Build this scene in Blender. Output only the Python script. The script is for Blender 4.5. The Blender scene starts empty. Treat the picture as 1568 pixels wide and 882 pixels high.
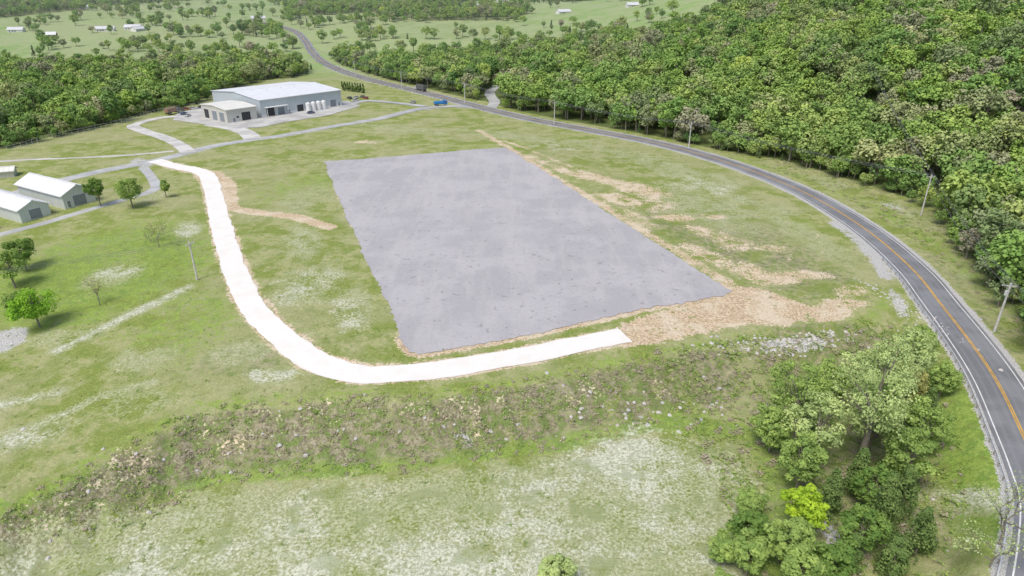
import bpy, math, numpy as np
from mathutils import Vector
from mathutils.geometry import delaunay_2d_cdt
rng=np.random.default_rng(7)
SC=bpy.context.scene
COL=SC.collection
# ------------------------------------------------------------------ survey data (metres, world)
EMB=[(-88.1,59.8),(-78.1,67.5),(-73.3,73.3),(-67.8,79.4),(-62.2,87.5),(-54.8,95.0),(-43.9,96.2),(-32.8,97.4),(-15.5,97.4),(1.9,102.1),(22.3,109.8),(49.6,119.6),(66.9,121.9),(78.1,128.0),(91.2,141.7),(93.8,138.0),(86.9,116.3),(80.3,97.4),(72.2,79.7),(66.0,66.3),(60.4,55.9),(55.1,47.5),(48.7,37.6),(-66.3,37.6)]
HW=[(42,34),(56.5,47.5),(64.4,55.9),(73.4,67.5),(77.4,75.3),(81.5,84.8),(87.5,99.5),(91.9,113.6),(96.8,132.8),(101.3,151.6),(104.2,176.7),(104,201),(101,225),(92,254),(78,283),(60,308),(38,331),(13,357),(-13,390),(-34,421),(-64,464),(-115,534),(-170,628),(-203,702),(-225,760),(-262,840),(-330,930)]
WHITE=[(-147,266),(-133,256),(-119,247),(-109,231),(-91.1,194.0),(-74.9,161.6),(-61.9,137.2),(-49.4,119.8),(-38.0,108.1),(-29.4,103.3),(-22.1,102.9),(-12.7,104.6),(-.5,108.3),(12.5,113.4),(23.2,117.4)]
PAD=[(-76,261),(-60,266),(-39,272),(-3,285),(18,227),(29.7,195.2),(39.2,170.7),(45.8,153.3),(51.6,138.5),(49.1,136.4),(31.3,130.3),(16.1,123.3),(2.1,116.8),(-10.8,112.3),(-17.0,110.0),(-19.6,110.3),(-21.5,113.4),(-24.0,120.9),(-30.0,136.9),(-38.2,158.7),(-51.3,193.2),(-63,225)]
DRIVE=[(-22,398),(-37,402),(-55,390),(-71,357),(-93,332),(-110,313),(-121,305),(-133,293),(-140,279),(-146,266),(-154,256),(-161,247),(-168,233),(-174,222),(-182,207)]
LOOPA=[(-121,307),(-130,322),(-144,336),(-157,343)]
LOOPB=[(-176,365),(-188,365),(-194,356),(-195,341),(-186,330),(-168,314),(-150,295),(-139,280)]
YARD=[(-190,378),(-183,394),(-178,403),(-150,401),(-126,412),(-102,419),(-90,399),(-101,366),(-119,347),(-127,334),(-139,332),(-150,338),(-168,348),(-181,355)]
EDRIVE=[(-99,401),(-91,419),(-74,414),(-52,401)]
TRACK=[(-219,263),(-211,267),(-196,269),(-179,272),(-162,276),(-147,283)]
SIDE=[(-13,392),(-11,419),(-15,452),(-10,480)]
SPUR=[(-114,247),(-99,222),(-90,202),(-78.8,196.9),(-67.6,193.6),(-53.9,183.6)]
EDGER=[(-16,325),(2,275),(16,234),(29,203),(38,179.3),(46.7,156.8),(52.6,142.8),(56.5,135.8)]
EDGE2=[(-3,300),(12,272),(28,240),(40,215)]
APRON=[(22.3,113.8),(23.4,121.1),(33.7,127.8),(47.1,134.6),(53.6,141.1),(58.4,139.4),(67.4,129.5),(57.7,123.1),(49.6,123.9),(40.2,120.0),(28.4,115.1)]
MEADOW=[(-75,67),(-62,76.7),(-45.6,81),(-23.8,82),(7.3,87),(25.1,93),(39.4,91),(40.4,80.2),(30.7,60.2),(23.8,51),(10,30),(-65,30)]
RFOREST=[(-10,409),(6,375),(30,350),(54,329),(70,311),(86,292),(98,281),(112,266),(120,248),(128,229),(134,211),(136,197),(127,178),(120,154),(113,135),(107,116),(98,90),(92,60),(300,30),(900,150),(1300,700),(900,850),(420,760),(250,640),(110,530),(-30,540),(-110,600),(-165,660),(-184,670),(-160,637),(-92,522),(-41,446),(-18,424)]
LFOREST=[(-255,271),(-226,288),(-222,309),(-215,327),(-210,347),(-207,378),(-195,404),(-200,463),(-191,519),(-172,545),(-178,587),(-215,620),(-290,600),(-350,575),(-450,565),(-600,540),(-800,560),(-1000,560),(-1000,150),(-420,180),(-290,235)]
def ss(a,b,x):
    t=np.clip((x-a)/(b-a),0,1);return t*t*(3-2*t)
def dpoly(X,Y,P,closed=False):
    P=list(P)+([P[0]] if closed else [])
    X=np.asarray(X,float);Y=np.asarray(Y,float)
    d=np.full(np.shape(X),1e9)
    for (x0,y0),(x1,y1) in zip(P[:-1],P[1:]):
        dx,dy=x1-x0,y1-y0;L=dx*dx+dy*dy+1e-9
        t=np.clip(((X-x0)*dx+(Y-y0)*dy)/L,0,1)
        d=np.minimum(d,np.hypot(X-x0-t*dx,Y-y0-t*dy))
    return d
def inpoly(X,Y,P):
    P=list(P);r=np.zeros(np.shape(X),bool)
    for (x0,y0),(x1,y1) in zip(P,P[1:]+P[:1]):
        if y0==y1: continue
        r^=((y0>Y)!=(y1>Y))&(X<(x1-x0)*(Y-y0)/(y1-y0)+x0)
    return r
def sdf(X,Y,P):
    d=dpoly(X,Y,P,True);return np.where(inpoly(X,Y,P),d,-d)
def catmull(P,step):
    P=[np.array(p,float) for p in P];Q=[2*P[0]-P[1]]+P+[2*P[-1]-P[-2]];out=[]
    for i in range(1,len(Q)-2):
        a,b,c_,d=Q[i-1:i+3];n=max(2,int(np.linalg.norm(c_-b)/step))
        for k in range(n):
            t=k/n;out.append(.5*((2*b)+(c_-a)*t+(2*a-5*b+4*c_-d)*t*t+(3*b-a-3*c_+d)*t**3))
    out.append(P[-1]);return np.array(out)
HWs=catmull(HW,6.0)
HWl=[tuple(p) for p in HWs[::2]]+[tuple(HWs[-1])]
def height(X,Y,dh=None):
    X=np.asarray(X,float);Y=np.asarray(Y,float)
    if dh is None: dh=dpoly(X,Y,HWl)
    d=dpoly(X,Y,EMB,True);ins=inpoly(X,Y,EMB)
    g=ss(5.6,10,dh)
    rough=ss(.5,4,d)*(1-ss(11,16,d))*(1-ss(38,55,X))
    z=(-5.0*ss(0.5,13,d)+rough*(.22*np.sin(X*.9+2.2*np.sin(X*.23)+.5*Y)+.16*np.sin(X*1.9+Y*.7+1.5*np.sin(X*.31))+.12*np.sin(Y*1.7-X*.4)))*ins*g
    z=z-3.0*ss(0,70,(-X-50)*.7+(130-Y)*.7)
    z=z-2.5*np.exp(-((X-62)**2/(2*12**2)+(Y-85)**2/(2*25**2)))*ins*g
    m=ss(14,110,dh)
    z=z+m*(100*np.exp(-((X-440)**2/80000.+(Y-690)**2/105800.))+24*np.exp(-((X-270)**2/(2*110.**2)+(Y-320)**2/(2*70.**2))))
    z=z+ss(560,1150,Y)*36+ss(1150,3000,Y)*60+ss(600,900,Y)*6*np.sin(X/230+.5)*np.sin(Y/140)
    return z
# ------------------------------------------------------------------ helpers
def mesh_np(name,V,Fq,mats=(),mi=None,attrs=None,smooth=False):
    V=np.asarray(V,np.float32);Fq=np.asarray(Fq,np.int32)
    me=bpy.data.meshes.new(name);n=len(Fq);k=Fq.shape[1]
    me.vertices.add(len(V));me.vertices.foreach_set('co',V.ravel())
    me.loops.add(n*k);me.loops.foreach_set('vertex_index',Fq.ravel())
    me.polygons.add(n);me.polygons.foreach_set('loop_start',np.arange(n,dtype=np.int32)*k)
    me.polygons.foreach_set('loop_total',np.full(n,k,np.int32))
    for m in mats: me.materials.append(m)
    if mi is not None: me.polygons.foreach_set('material_index',np.asarray(mi,np.int32))
    if smooth is not False:
        me.polygons.foreach_set('use_smooth',np.full(n,True) if smooth is True else np.asarray(smooth))
    me.update(calc_edges=True)
    if attrs:
        for a,v in attrs.items():
            at=me.attributes.new(a,'FLOAT','POINT');at.data.foreach_set('value',np.asarray(v,np.float32))
    return me
def obj(name,me,parent=None,loc=(0,0,0),rz=0,link=True):
    o=bpy.data.objects.new(name,me);o.location=loc;o.rotation_euler=(0,0,rz)
    if parent: o.parent=parent
    if link: COL.objects.link(o)
    return o
def bm_obj(name,parts,mats,parent=None,loc=(0,0,0),rz=0):
    V=[];Fs=[];M=[]
    for v,f,m in parts:
        b=len(V);V+=[tuple(p) for p in v];Fs+=[tuple(i+b for i in q) for q in f];M+=[m]*len(f)
    me=bpy.data.meshes.new(name);me.from_pydata(V,[],Fs)
    for m in mats: me.materials.append(m)
    me.polygons.foreach_set('material_index',M);me.update()
    return obj(name,me,parent,loc,rz)
def box(x0,y0,z0,x1,y1,z1,m=0):
    v=[(x0,y0,z0),(x1,y0,z0),(x1,y1,z0),(x0,y1,z0),(x0,y0,z1),(x1,y0,z1),(x1,y1,z1),(x0,y1,z1)]
    return (v,[(0,3,2,1),(4,5,6,7),(0,1,5,4),(1,2,6,5),(2,3,7,6),(3,0,4,7)],m)
def cyl(p0,p1,r0,r1,n=10,m=0,cap=True):
    V,Fc=tube([p0,p1],[r0,r1],n);Fc=[tuple(q) for q in Fc]
    if cap: Fc+= [tuple(range(n))[::-1],tuple(range(n,2*n))]
    return (V,Fc,m)
def tube(P,R,n):
    P=np.array(P,float);V=[];
    for i,p in enumerate(P):
        t=P[min(i+1,len(P)-1)]-P[max(i-1,0)];t=t/(np.linalg.norm(t)+1e-9)
        a=np.cross(t,(0,0,1.0) if abs(t[2])<.9 else (1.0,0,0));a/=np.linalg.norm(a);b=np.cross(t,a)
        for k in range(n):
            w=2*math.pi*k/n;V.append(p+R[i]*(a*math.cos(w)+b*math.sin(w)))
    Fq=[]
    for i in range(len(P)-1):
        for k in range(n):
            Fq.append((i*n+k,i*n+(k+1)%n,(i+1)*n+(k+1)%n,(i+1)*n+k))
    return np.array(V),np.array(Fq)
class NT:
    def __init__(s,name):
        s.m=bpy.data.materials.new(name);s.m.use_nodes=True;s.t=s.m.node_tree;s.t.nodes.clear()
        s.out=s.n('ShaderNodeOutputMaterial')
    def n(s,ty,**k):
        x=s.t.nodes.new(ty)
        for a,v in k.items(): setattr(x,a,v)
        return x
    def l(s,a,b): s.t.links.new(a,b)
    def val(s,sock,v):
        if isinstance(v,bpy.types.NodeSocket): s.l(v,sock)
        else: sock.default_value=v
    def math(s,op,a,b=0.0,clamp=False):
        x=s.n('ShaderNodeMath',operation=op,use_clamp=clamp);s.val(x.inputs[0],a);s.val(x.inputs[1],b);return x.outputs[0]
    def mix(s,f,a,b):
        x=s.n('ShaderNodeMix',data_type='RGBA');s.val(x.inputs[0],f)
        s.val(x.inputs[6],a if not isinstance(a,tuple) else (*a,1));s.val(x.inputs[7],b if not isinstance(b,tuple) else (*b,1));return x.outputs[2]
    def noise(s,vec,scale,detail=4,rough=.6):
        x=s.n('ShaderNodeTexNoise');x.inputs['Scale'].default_value=scale;x.inputs['Detail'].default_value=detail;x.inputs['Roughness'].default_value=rough
        s.l(vec,x.inputs['Vector']);return x.outputs[0]
    def attr(s,name,ty='GEOMETRY'):
        x=s.n('ShaderNodeAttribute',attribute_name=name,attribute_type=ty);return x.outputs['Fac']
    def sm(s,x,a,b):
        r=s.n('ShaderNodeMapRange',interpolation_type='SMOOTHSTEP');s.val(r.inputs[0],x);r.inputs[1].default_value=a;r.inputs[2].default_value=b;return r.outputs[0]
    def mapping(s,vec,scale=(1,1,1),rot=(0,0,0)):
        x=s.n('ShaderNodeMapping');x.inputs['Scale'].default_value=scale;x.inputs['Rotation'].default_value=rot;s.l(vec,x.inputs[0]);return x.outputs[0]
    def bsdf(s,col,rough=.9,metal=0,bump=None,bs=.3,bd=.1,spec=.2):
        b=s.n('ShaderNodeBsdfPrincipled');s.val(b.inputs['Base Color'],col if not isinstance(col,tuple) else (*col,1))
        b.inputs['Roughness'].default_value=rough;b.inputs['Metallic'].default_value=metal;b.inputs['Specular IOR Level'].default_value=spec
        if bump is not None:
            u=s.n('ShaderNodeBump');u.inputs['Strength'].default_value=bs;u.inputs['Distance'].default_value=bd;s.l(bump,u.inputs['Height']);s.l(u.outputs[0],b.inputs['Normal'])
        s.l(b.outputs[0],s.out.inputs[0]);return s.m
    def pos(s): return s.n('ShaderNodeNewGeometry').outputs['Position']
def simple(name,col,rough=.7,metal=0,var=.15,scale=3,spec=.3):
    n=NT(name);p=n.n('ShaderNodeTexCoord').outputs['Object'];k=n.noise(p,scale,5)
    dark=tuple(x*(1-var) for x in col);lite=tuple(min(1,x*(1+var)) for x in col)
    return n.bsdf(n.mix(n.sm(k,.3,.7),dark,lite),rough,metal,spec=spec)
# ------------------------------------------------------------------ ground material
def ground_mat():
    n=NT('ground_grass_soil');p=n.pos()
    nL=n.noise(p,.03,3,.6);nM=n.noise(p,.13,4,.65);nS=n.noise(p,.55,4,.7);nF=n.noise(p,2.2,3,.75);nX=n.noise(p,6.5,2,.7)
    c=lambda x,k:n.math('MULTIPLY',n.math('SUBTRACT',x,.5),k)
    pert=n.math('ADD',n.math('ADD',c(nM,1.0),c(nS,1.2)),c(nF,.8))
    pertw=n.math('ADD',n.math('ADD',c(nL,1.2),c(nM,1.4)),n.math('ADD',c(nS,.9),c(nF,.6)))
    def mask(a,k=1.0,lo=.38,hi=.64,pt=None): return n.sm(n.math('ADD',n.attr(a),n.math('MULTIPLY',pt or pert,k)),lo,hi)
    base=n.mix(n.sm(nM,.42,.58),(.245,.30,.075),(.385,.395,.18))
    base=n.mix(n.math('MULTIPLY',n.sm(nS,.5,.62),.55),base,(.175,.26,.05))
    base=n.mix(n.math('MULTIPLY',n.sm(nL,.46,.58),.6),base,(.40,.40,.215))
    base=n.mix(n.math('MULTIPLY',n.sm(nF,.55,.68),.35),base,(.46,.46,.30))
    lush=n.mix(n.sm(nS,.42,.58),(.155,.29,.04),(.285,.39,.08))
    col=n.mix(n.math('MULTIPLY',mask('lush'),.85),base,lush)
    brown=n.mix(n.sm(nF,.42,.58),(.175,.15,.095),(.36,.32,.235));brown=n.mix(n.math('MULTIPLY',n.sm(nS,.48,.57),.85),brown,(.17,.245,.065))
    col=n.mix(n.math('MULTIPLY',mask('brown'),.9),col,brown)
    pale=n.mix(n.sm(nF,.42,.58),(.35,.38,.19),(.46,.48,.30));pale=n.mix(n.math('MULTIPLY',n.sm(nS,.52,.60),.5),pale,(.27,.32,.10))
    col=n.mix(n.math('MULTIPLY',mask('pale'),.85),col,pale)
    white=n.mix(n.sm(nF,.4,.6),(.48,.50,.36),(.64,.65,.53))
    col=n.mix(n.math('MULTIPLY',mask('white',1.0,.36,.80,pertw),.85),col,white)
    cl=n.math('MULTIPLY',n.sm(n.noise(p,.3,3,.5),.55,.65),n.sm(nF,.46,.56))
    col=n.mix(n.math('MULTIPLY',cl,.55),col,(.155,.225,.05))
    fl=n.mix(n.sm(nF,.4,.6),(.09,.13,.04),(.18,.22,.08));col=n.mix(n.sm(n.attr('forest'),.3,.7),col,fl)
    tone=n.attr('tone');cr=n.n('ShaderNodeValToRGB');n.l(tone,cr.inputs[0]);e=cr.color_ramp.elements
    e[0].position=0;e[0].color=(.22,.36,.11,1);e[1].position=1;e[1].color=(.46,.49,.28,1)
    for q,cc in ((.3,(.29,.42,.15,1)),(.55,(.38,.46,.21,1)),(.75,(.28,.37,.15,1))):
        el=e.new(q);el.color=cc
    fc=n.mix(n.sm(nL,.4,.6),cr.outputs[0],(.34,.42,.20));fc=n.mix(n.math('MULTIPLY',n.sm(nM,.45,.6),.5),fc,(.40,.42,.22));col=n.mix(n.attr('far'),col,fc)
    dirt=n.mix(n.sm(nF,.4,.6),(.48,.36,.22),(.66,.54,.38));dirt=n.mix(n.sm(nM,.45,.6),dirt,(.67,.57,.42))
    col=n.mix(mask('dirt',.9,.42,.56),col,dirt)
    gr=n.mix(n.sm(nX,.4,.6),(.36,.36,.35),(.64,.63,.60))
    col=n.mix(mask('gravel',.8,.42,.6),col,gr)
    hsv=n.n('ShaderNodeHueSaturation');n.l(col,hsv.inputs['Color']);n.l(n.math('ADD',n.math('MULTIPLY',n.math('ADD',nX,nF),1.0),-.02),hsv.inputs['Value'])
    hb=n.math('ADD',n.math('MULTIPLY',nF,1.0),n.math('MULTIPLY',nX,.4))
    return n.bsdf(hsv.outputs[0],.95,0,hb,.5,.3,.1)
# ------------------------------------------------------------------ terrain
def axis(lo,hi,step,far_lo,far_hi,gr):
    a=list(np.arange(lo,hi,step));x=a[-1];d=step
    while x<far_hi: d*=gr;x+=d;a.append(x)
    x=lo;d=step;b=[]
    while x>far_lo: d*=gr;x-=d;b.append(x)
    return np.array(b[::-1]+a)
gx=axis(-172,142,.8,-9000,9000,1.045);gy=axis(50,300,.8,-600,12000,1.027)
X,Y=np.meshgrid(gx,gy);X=X.ravel();Y=Y.ravel()
dh=dpoly(X,Y,HWl);Z=height(X,Y,dh)
near=(np.abs(X)<320)&(Y<620)&(Y>20)
xn,yn=X[near],Y[near]
def full(v,fill=0): a=np.full(len(X),float(fill));a[near]=v;return a
def stroke(P,w,soft): return 1-ss(w-soft,w+soft,dpoly(xn,yn,P))
def blob(cx,cy,rx,ry,ang=0):
    a=math.radians(ang);u=(xn-cx)*math.cos(a)+(yn-cy)*math.sin(a);v=-(xn-cx)*math.sin(a)+(yn-cy)*math.cos(a)
    return 1-ss(.4,1.3,np.sqrt((u/rx)**2+(v/ry)**2))
mx=np.maximum
dw=dpoly(xn,yn,WHITE);dpad=sdf(xn,yn,PAD);de=sdf(xn,yn,EMB);g=ss(6,11,dh[near])
dirt=(1-ss(3.0,4.8,dw))*.60
nearpad=(1-ss(.5,3.0,-dpad))*.66*(1-ss(0,6,yn-114-np.maximum(0,xn+15)*.40))+(1-ss(.2,1.6,-dpad))*.30
dirt=mx(dirt,nearpad)
dirt=mx(dirt,stroke(EDGER,2.2,2.2)*.66);dirt=mx(dirt,stroke(EDGE2,1.6,2.0)*.56)
dirt=mx(dirt,stroke(SPUR,2.3,1.5)*.95);dirt=mx(dirt,blob(-103,229,4.2,18,28)*.95)
sa=sdf(xn,yn,APRON);dirt=mx(dirt,ss(-4,2,sa)*1.05)
for cx,cy,rx,ry,an,s_ in [(30,236,7,16,50,.62),(44,222,9,17,45,.62),(36,209,7,14,50,.57),(50,191,9,5,0,.6),(62,193,6,3.5,0,.56),(71,167,6,4,0,.52),(66,147,12,5,20,.64),(73,149,8,4,0,.6),(60,150,5,9,0,.58),(75,133,7,3.5,0,.64),(-66,298,7,6,0,.5),(19,246,4,13,25,.56),(-127,251,5,9,60,.5),(57,178,6,12,40,.5),(52,160,5,17,25,.5),(68,128,10,5,20,.68),(10,262,4,16,25,.5),(45,205,11,12,0,.46),(80,140,7,4,30,.52),(38,190,5,14,20,.46),(62,170,8,8,0,.45)]:
    dirt=mx(dirt,blob(cx,cy,rx,ry,an)*s_)
for q in ([(75,150),(84,165),(88,178)],[(72,158),(80,172),(84,190)]): dirt=mx(dirt,stroke(q,.6,1.2)*.48)
dirt=mx(dirt,(ss(0,3,de)*(1-ss(5,12,de)))*(1-ss(34,44,xn))*.27)
for cx,cy,rx,ry in [(-60,83,4,5),(-46,88,4,4),(-6,92,1.5,5),(28,103,4,3),(10,98,3,3)]: dirt=mx(dirt,blob(cx,cy,rx,ry)*.43)
band=ss(.5,4,de)*(1-ss(10.5,16,de))*g*(1-ss(36,55,xn))
brown=band*.69
brown=mx(brown,blob(60,180,30,60,15)*.52);brown=mx(brown,blob(64,117,26,9,10)*.62);brown=mx(brown,blob(-52,108,14,8,0)*.5)
brown=mx(brown,stroke([(98,112),(106,140),(114,170)],3,3)*.45);brown=mx(brown,blob(60,85,12,22,0)*.5);brown=mx(brown,blob(72,150,18,22,0)*.52)
me_=sdf(xn,yn,MEADOW);pale=ss(-4,6,me_)*.76
pale=mx(pale,stroke([(-91.6,115),(-85.8,126.4),(-77,142)],2.4,2)*.8)
pale=mx(pale,stroke([(-85.4,86.1),(-79.9,90.8),(-74,98),(-66.5,102.1)],1.8,2)*.8)
pale=mx(pale,stroke([(-98,92),(-92.5,95.9),(-82.4,100.2)],1.8,2)*.8)
pale=mx(pale,stroke([(29,305),(48,272),(63,241),(79,209),(86.4,199.1)],6,6)*.6)
for cx,cy,rx,ry,an in [(-95,182,6,14,20),(-48,144,12,20,0),(-35,130,6,18,20),(-44,103,8,4,0),(-54,111,9,7,0),(-123,215,7,9,0),(116,233,8,14,0),(125,201,6,14,0),(66,72,4,14,20),(-100,150,9,12,0),(70,240,14,32,30),(0,312,44,12,-30),(-60,330,44,12,-30),(60,262,12,34,30),(-70,210,12,22,0),(-72,110,9,7,0),(-58,170,8,22,20),(85,175,8,30,10),(-95,120,9,5,0),(60,205,22,40,20),(-80,88,10,6,20),(-66,96,10,5,0)]:
    pale=mx(pale,blob(cx,cy,rx,ry,an)*.57)
lush=mx(blob(-105,155,38,48,0)*.62,blob(-70,125,14,30,25)*.5)
lush=mx(lush,blob(-75,225,18,30,-20)*.48);lush=mx(lush,ss(-3,1,de)*(1-ss(1,6,de))*.48*g)
lush=mx(lush,stroke([(112,130),(118,170),(118,200),(112,235),(95,268)],5,6)*.5)
lush=mx(lush,blob(72,80,8,34,-25)*.7);lush=mx(lush,blob(50,215,10,30,20)*.3);lush=mx(lush,blob(85,190,10,25,10)*.42);lush=mx(lush,blob(62,125,16,5,15)*.5)
lush=mx(lush,blob(-5,292,40,12,15)*.35);lush=mx(lush,blob(28,96,14,6,0)*.52);lush=mx(lush,(1-ss(1.5,4.5,np.abs(me_+2)))*.62)
white=mx(stroke([(-60,73),(-30,76),(0,81),(20,86)],2,5)*.56,blob(24,84,15,12,0)*.66)
white=mx(white,stroke([(-91.6,115),(-85.8,126.4),(-77,142)],1.6,1.5)*.8);white=mx(white,stroke([(-98,92),(-92.5,95.9),(-82.4,100.2)],1.1,1.5)*.68);white=mx(white,stroke([(-85.4,86.1),(-79.9,90.8),(-74,98)],1.1,1.5)*.64)
white=mx(white,blob(-20,62,30,12,0)*.54);white=mx(white,blob(-50,66,22,9,0)*.54);white=mx(white,blob(-2,66,12,16,0)*.56);white=mx(white,blob(20,70,12,16,0)*.54)
white=mx(white,blob(66,232,13,26,35)*.48);white=mx(white,blob(18,292,18,12,-45)*.48);white=mx(white,blob(-45,103,7,2.5,0)*.64);white=mx(white,ss(0,8,me_)*.46)
for cx,cy,rx,ry,an in [(-48,144,10,14,0),(-95,182,5,11,20),(-36,128,5,12,20),(-100,150,7,9,0),(-80,88,8,4,20),(-58,172,5,12,20),(66,74,3,9,20)]: white=mx(white,blob(cx,cy,rx,ry,an)*.5)
dhn=dh[near]
gravel=(1-ss(5.0,6.8,dhn))*.9
gravel=mx(gravel,stroke([(97.5,188),(97.5,172),(95.5,158),(92.5,148)],2.2,2.4)*.75)
gravel=mx(gravel,blob(57,117,13,2.5,10)*.55);gravel=mx(gravel,blob(88,134,2.0,11,-15)*.6);gravel=mx(gravel,blob(45.5,69,1.8,4,0)*.9)
gravel=mx(gravel,blob(-107,119,6,7,0)*1.0);gravel=mx(gravel,(1-ss(3.2,4.4,dpoly(xn,yn,DRIVE)))*.6)
gravel=mx(gravel,blob(-150,262,12,5,-50)*.7);gravel=mx(gravel,blob(124,205,3,8,0)*.5);gravel=mx(gravel,blob(-8,89,2.5,2,0)*.5)
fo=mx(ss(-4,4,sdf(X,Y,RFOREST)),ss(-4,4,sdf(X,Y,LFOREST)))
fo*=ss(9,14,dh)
srng=np.random.default_rng(21)
NS=520;sites=np.c_[srng.uniform(-2600,2200,NS),560+3600*srng.uniform(0,1,NS)**1.3];wood=srng.uniform(0,1,NS)<.28;stone=srng.uniform(0,1,NS)
for i,(sx,sy) in enumerate(sites):
    if -800<sx<-330 and 600<sy<830: wood[i]=False
    elif -330<sx<500 and sy<680: wood[i]=srng.uniform()<.55
    elif -400<sx<500 and sy<1150: wood[i]=srng.uniform()<.16
def cells(x,y):
    I=np.zeros(len(x),int);D1=np.full(len(x),1e9);D2=np.full(len(x),1e9)
    wx=x+25*np.sin(y/60)+12*np.sin(x/33+y/47);wy=(y+25*np.sin(x/70)+10*np.sin(y/29))
    for i,(sx,sy) in enumerate(sites):
        d=np.hypot(wx-sx,(wy-sy));b=d<D1
        D2=np.where(b,D1,np.minimum(D2,d));I=np.where(b,i,I);D1=np.where(b,d,D1)
    return I,D2-D1
fm=Y>500;tone=np.full(len(X),.5);far=np.zeros(len(X));I,_=cells(X[fm],Y[fm]);tone[fm]=stone[I];far[fm]=ss(500,600,Y[fm])
wd=np.zeros(len(X));wd[fm]=wood[I]*ss(560,640,Y[fm]);fo=np.maximum(fo,wd*.8);far*=1-fo
nx,ny=len(gx),len(gy);ii=np.arange(nx*ny).reshape(ny,nx)
Fq=np.stack([ii[:-1,:-1],ii[:-1,1:],ii[1:,1:],ii[1:,:-1]],-1).reshape(-1,4)
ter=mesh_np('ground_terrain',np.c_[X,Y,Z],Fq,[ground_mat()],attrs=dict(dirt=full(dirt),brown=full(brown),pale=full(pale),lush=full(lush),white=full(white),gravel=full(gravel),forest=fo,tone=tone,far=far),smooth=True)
obj('ground',ter)
# ------------------------------------------------------------------ roads
def zoff(y): return .05+np.clip((np.asarray(y)-300)/400,0,1)*.5
def ribbon(P,lo,hi,mat,name,extra=0,rag=0,na=6,step=1.2,seed=1,parent=None):
    C=catmull(P,step) if not isinstance(P,np.ndarray) else P
    T=np.gradient(C,axis=0);T/=np.linalg.norm(T,axis=1)[:,None];N=np.c_[-T[:,1],T[:,0]]
    r=np.random.default_rng(seed);k=np.array([1,2,3,2,1.])/9
    def rg():
        a=r.normal(0,1,len(C));b=np.convolve(r.normal(0,1,len(C)+10),np.ones(11)/11,'valid')[:len(C)]*2
        return np.convolve(a,k,'same')*rag+b*rag*1.2
    a=lo+rg() if rag else np.full(len(C),lo);b=hi+rg() if rag else np.full(len(C),hi)
    t=np.linspace(0,1,na);off=a[:,None]*(1-t)+b[:,None]*t
    PX=C[:,0,None]+N[:,0,None]*off;PY=C[:,1,None]+N[:,1,None]*off
    PZ=height(PX.ravel(),PY.ravel())+zoff(PY.ravel())+extra
    V=np.c_[PX.ravel(),PY.ravel(),PZ];n=len(C);ii=np.arange(n*na).reshape(n,na)
    Fq=np.stack([ii[:-1,:-1],ii[1:,:-1],ii[1:,1:],ii[:-1,1:]],-1).reshape(-1,4)[:,::-1]
    L=np.r_[0,np.cumsum(np.linalg.norm(np.diff(C,axis=0),axis=1))]
    me=mesh_np(name,V,Fq,[mat],attrs=dict(across=off.ravel(),along=np.repeat(L,na)),smooth=True)
    return obj(name,me,parent)
def asphalt(name,base,tracks=True):
    n=NT(name);p=n.pos();a=n.attr('across');f=n.noise(p,9,4,.7);m=n.noise(p,.12,5,.6)
    c=n.mix(n.sm(m,.4,.6),tuple(x*.84 for x in base),tuple(x*1.14 for x in base));c=n.mix(n.math('MULTIPLY',n.sm(f,.45,.65),.4),c,tuple(x*1.5 for x in base))
    if tracks:
        w=n.math('ABSOLUTE',n.math('SUBTRACT',n.math('ABSOLUTE',n.math('SUBTRACT',n.math('ABSOLUTE',a),1.85)),.8))
        c=n.mix(n.math('MULTIPLY',n.math('SUBTRACT',1.0,n.sm(w,.0,.45)),.35),c,tuple(x*1.4 for x in base))
    return n.bsdf(c,.85,0,f,.2,.02,.25)
M_as=asphalt('asphalt',(.20,.207,.217));M_dr=asphalt('drive_asphalt',(.42,.43,.42),False)
M_y=simple('yellow_road_paint',(.66,.38,.06),.7,0,.2,.6);M_w=simple('white_road_paint',(.75,.75,.73),.7,0,.15,.6)
HWd=catmull(HW,1.5)
hw=ribbon(HWd,-4.5,4.5,M_as,'highway',na=12)
for nm,a,b,m in (('centre_line_a',.07,.27,M_y),('centre_line_b',-.27,-.07,M_y),('edge_line_a',3.7,3.9,M_w),('edge_line_b',-3.9,-3.7,M_w)):
    ribbon(HWd,a,b,m,nm,extra=.012,na=2,parent=hw)
def white_gravel():
    n=NT('white_crushed_limestone');p=n.pos();a=n.math('ABSOLUTE',n.attr('across'))
    f=n.noise(p,6,4,.7);m=n.noise(p,.2,5,.6)
    c=n.mix(n.sm(f,.35,.65),(.76,.74,.69),(.88,.86,.82));c=n.mix(n.math('MULTIPLY',n.sm(m,.48,.62),.3),c,(.72,.68,.60))
    c=n.mix(n.math('MULTIPLY',n.sm(a,2.5,3.3),.4),c,(.64,.56,.44))
    return n.bsdf(c,.95,0,f,.3,.05,.1)
M_wg=white_gravel()
ribbon(WHITE,-2.95,2.95,M_wg,'gravel_road',rag=.25,na=10,step=.9,extra=.03)
ribbon(DRIVE,-3.2,3.2,M_dr,'driveway',rag=.06,extra=.0)
M_con=asphalt('pale_gravel_drive',(.55,.54,.51),False);M_yd=asphalt('yard_concrete',(.47,.465,.44),False)
ribbon(LOOPB,-3.0,3.0,M_con,'driveway',rag=.2,extra=.02,seed=3)
ribbon(LOOPA,-4,4,M_con,'driveway',rag=.2,extra=.03,seed=4)
ribbon(EDRIVE,-3,3,M_dr,'driveway',rag=.05,extra=.04,seed=5)
ribbon(TRACK,-1.2,1.2,M_con,'dirt_track',rag=.25,extra=-.02,seed=6)
ribbon(SIDE,-3.4,3.4,M_dr,'side_road',rag=.1,extra=-.02,seed=7)
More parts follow.
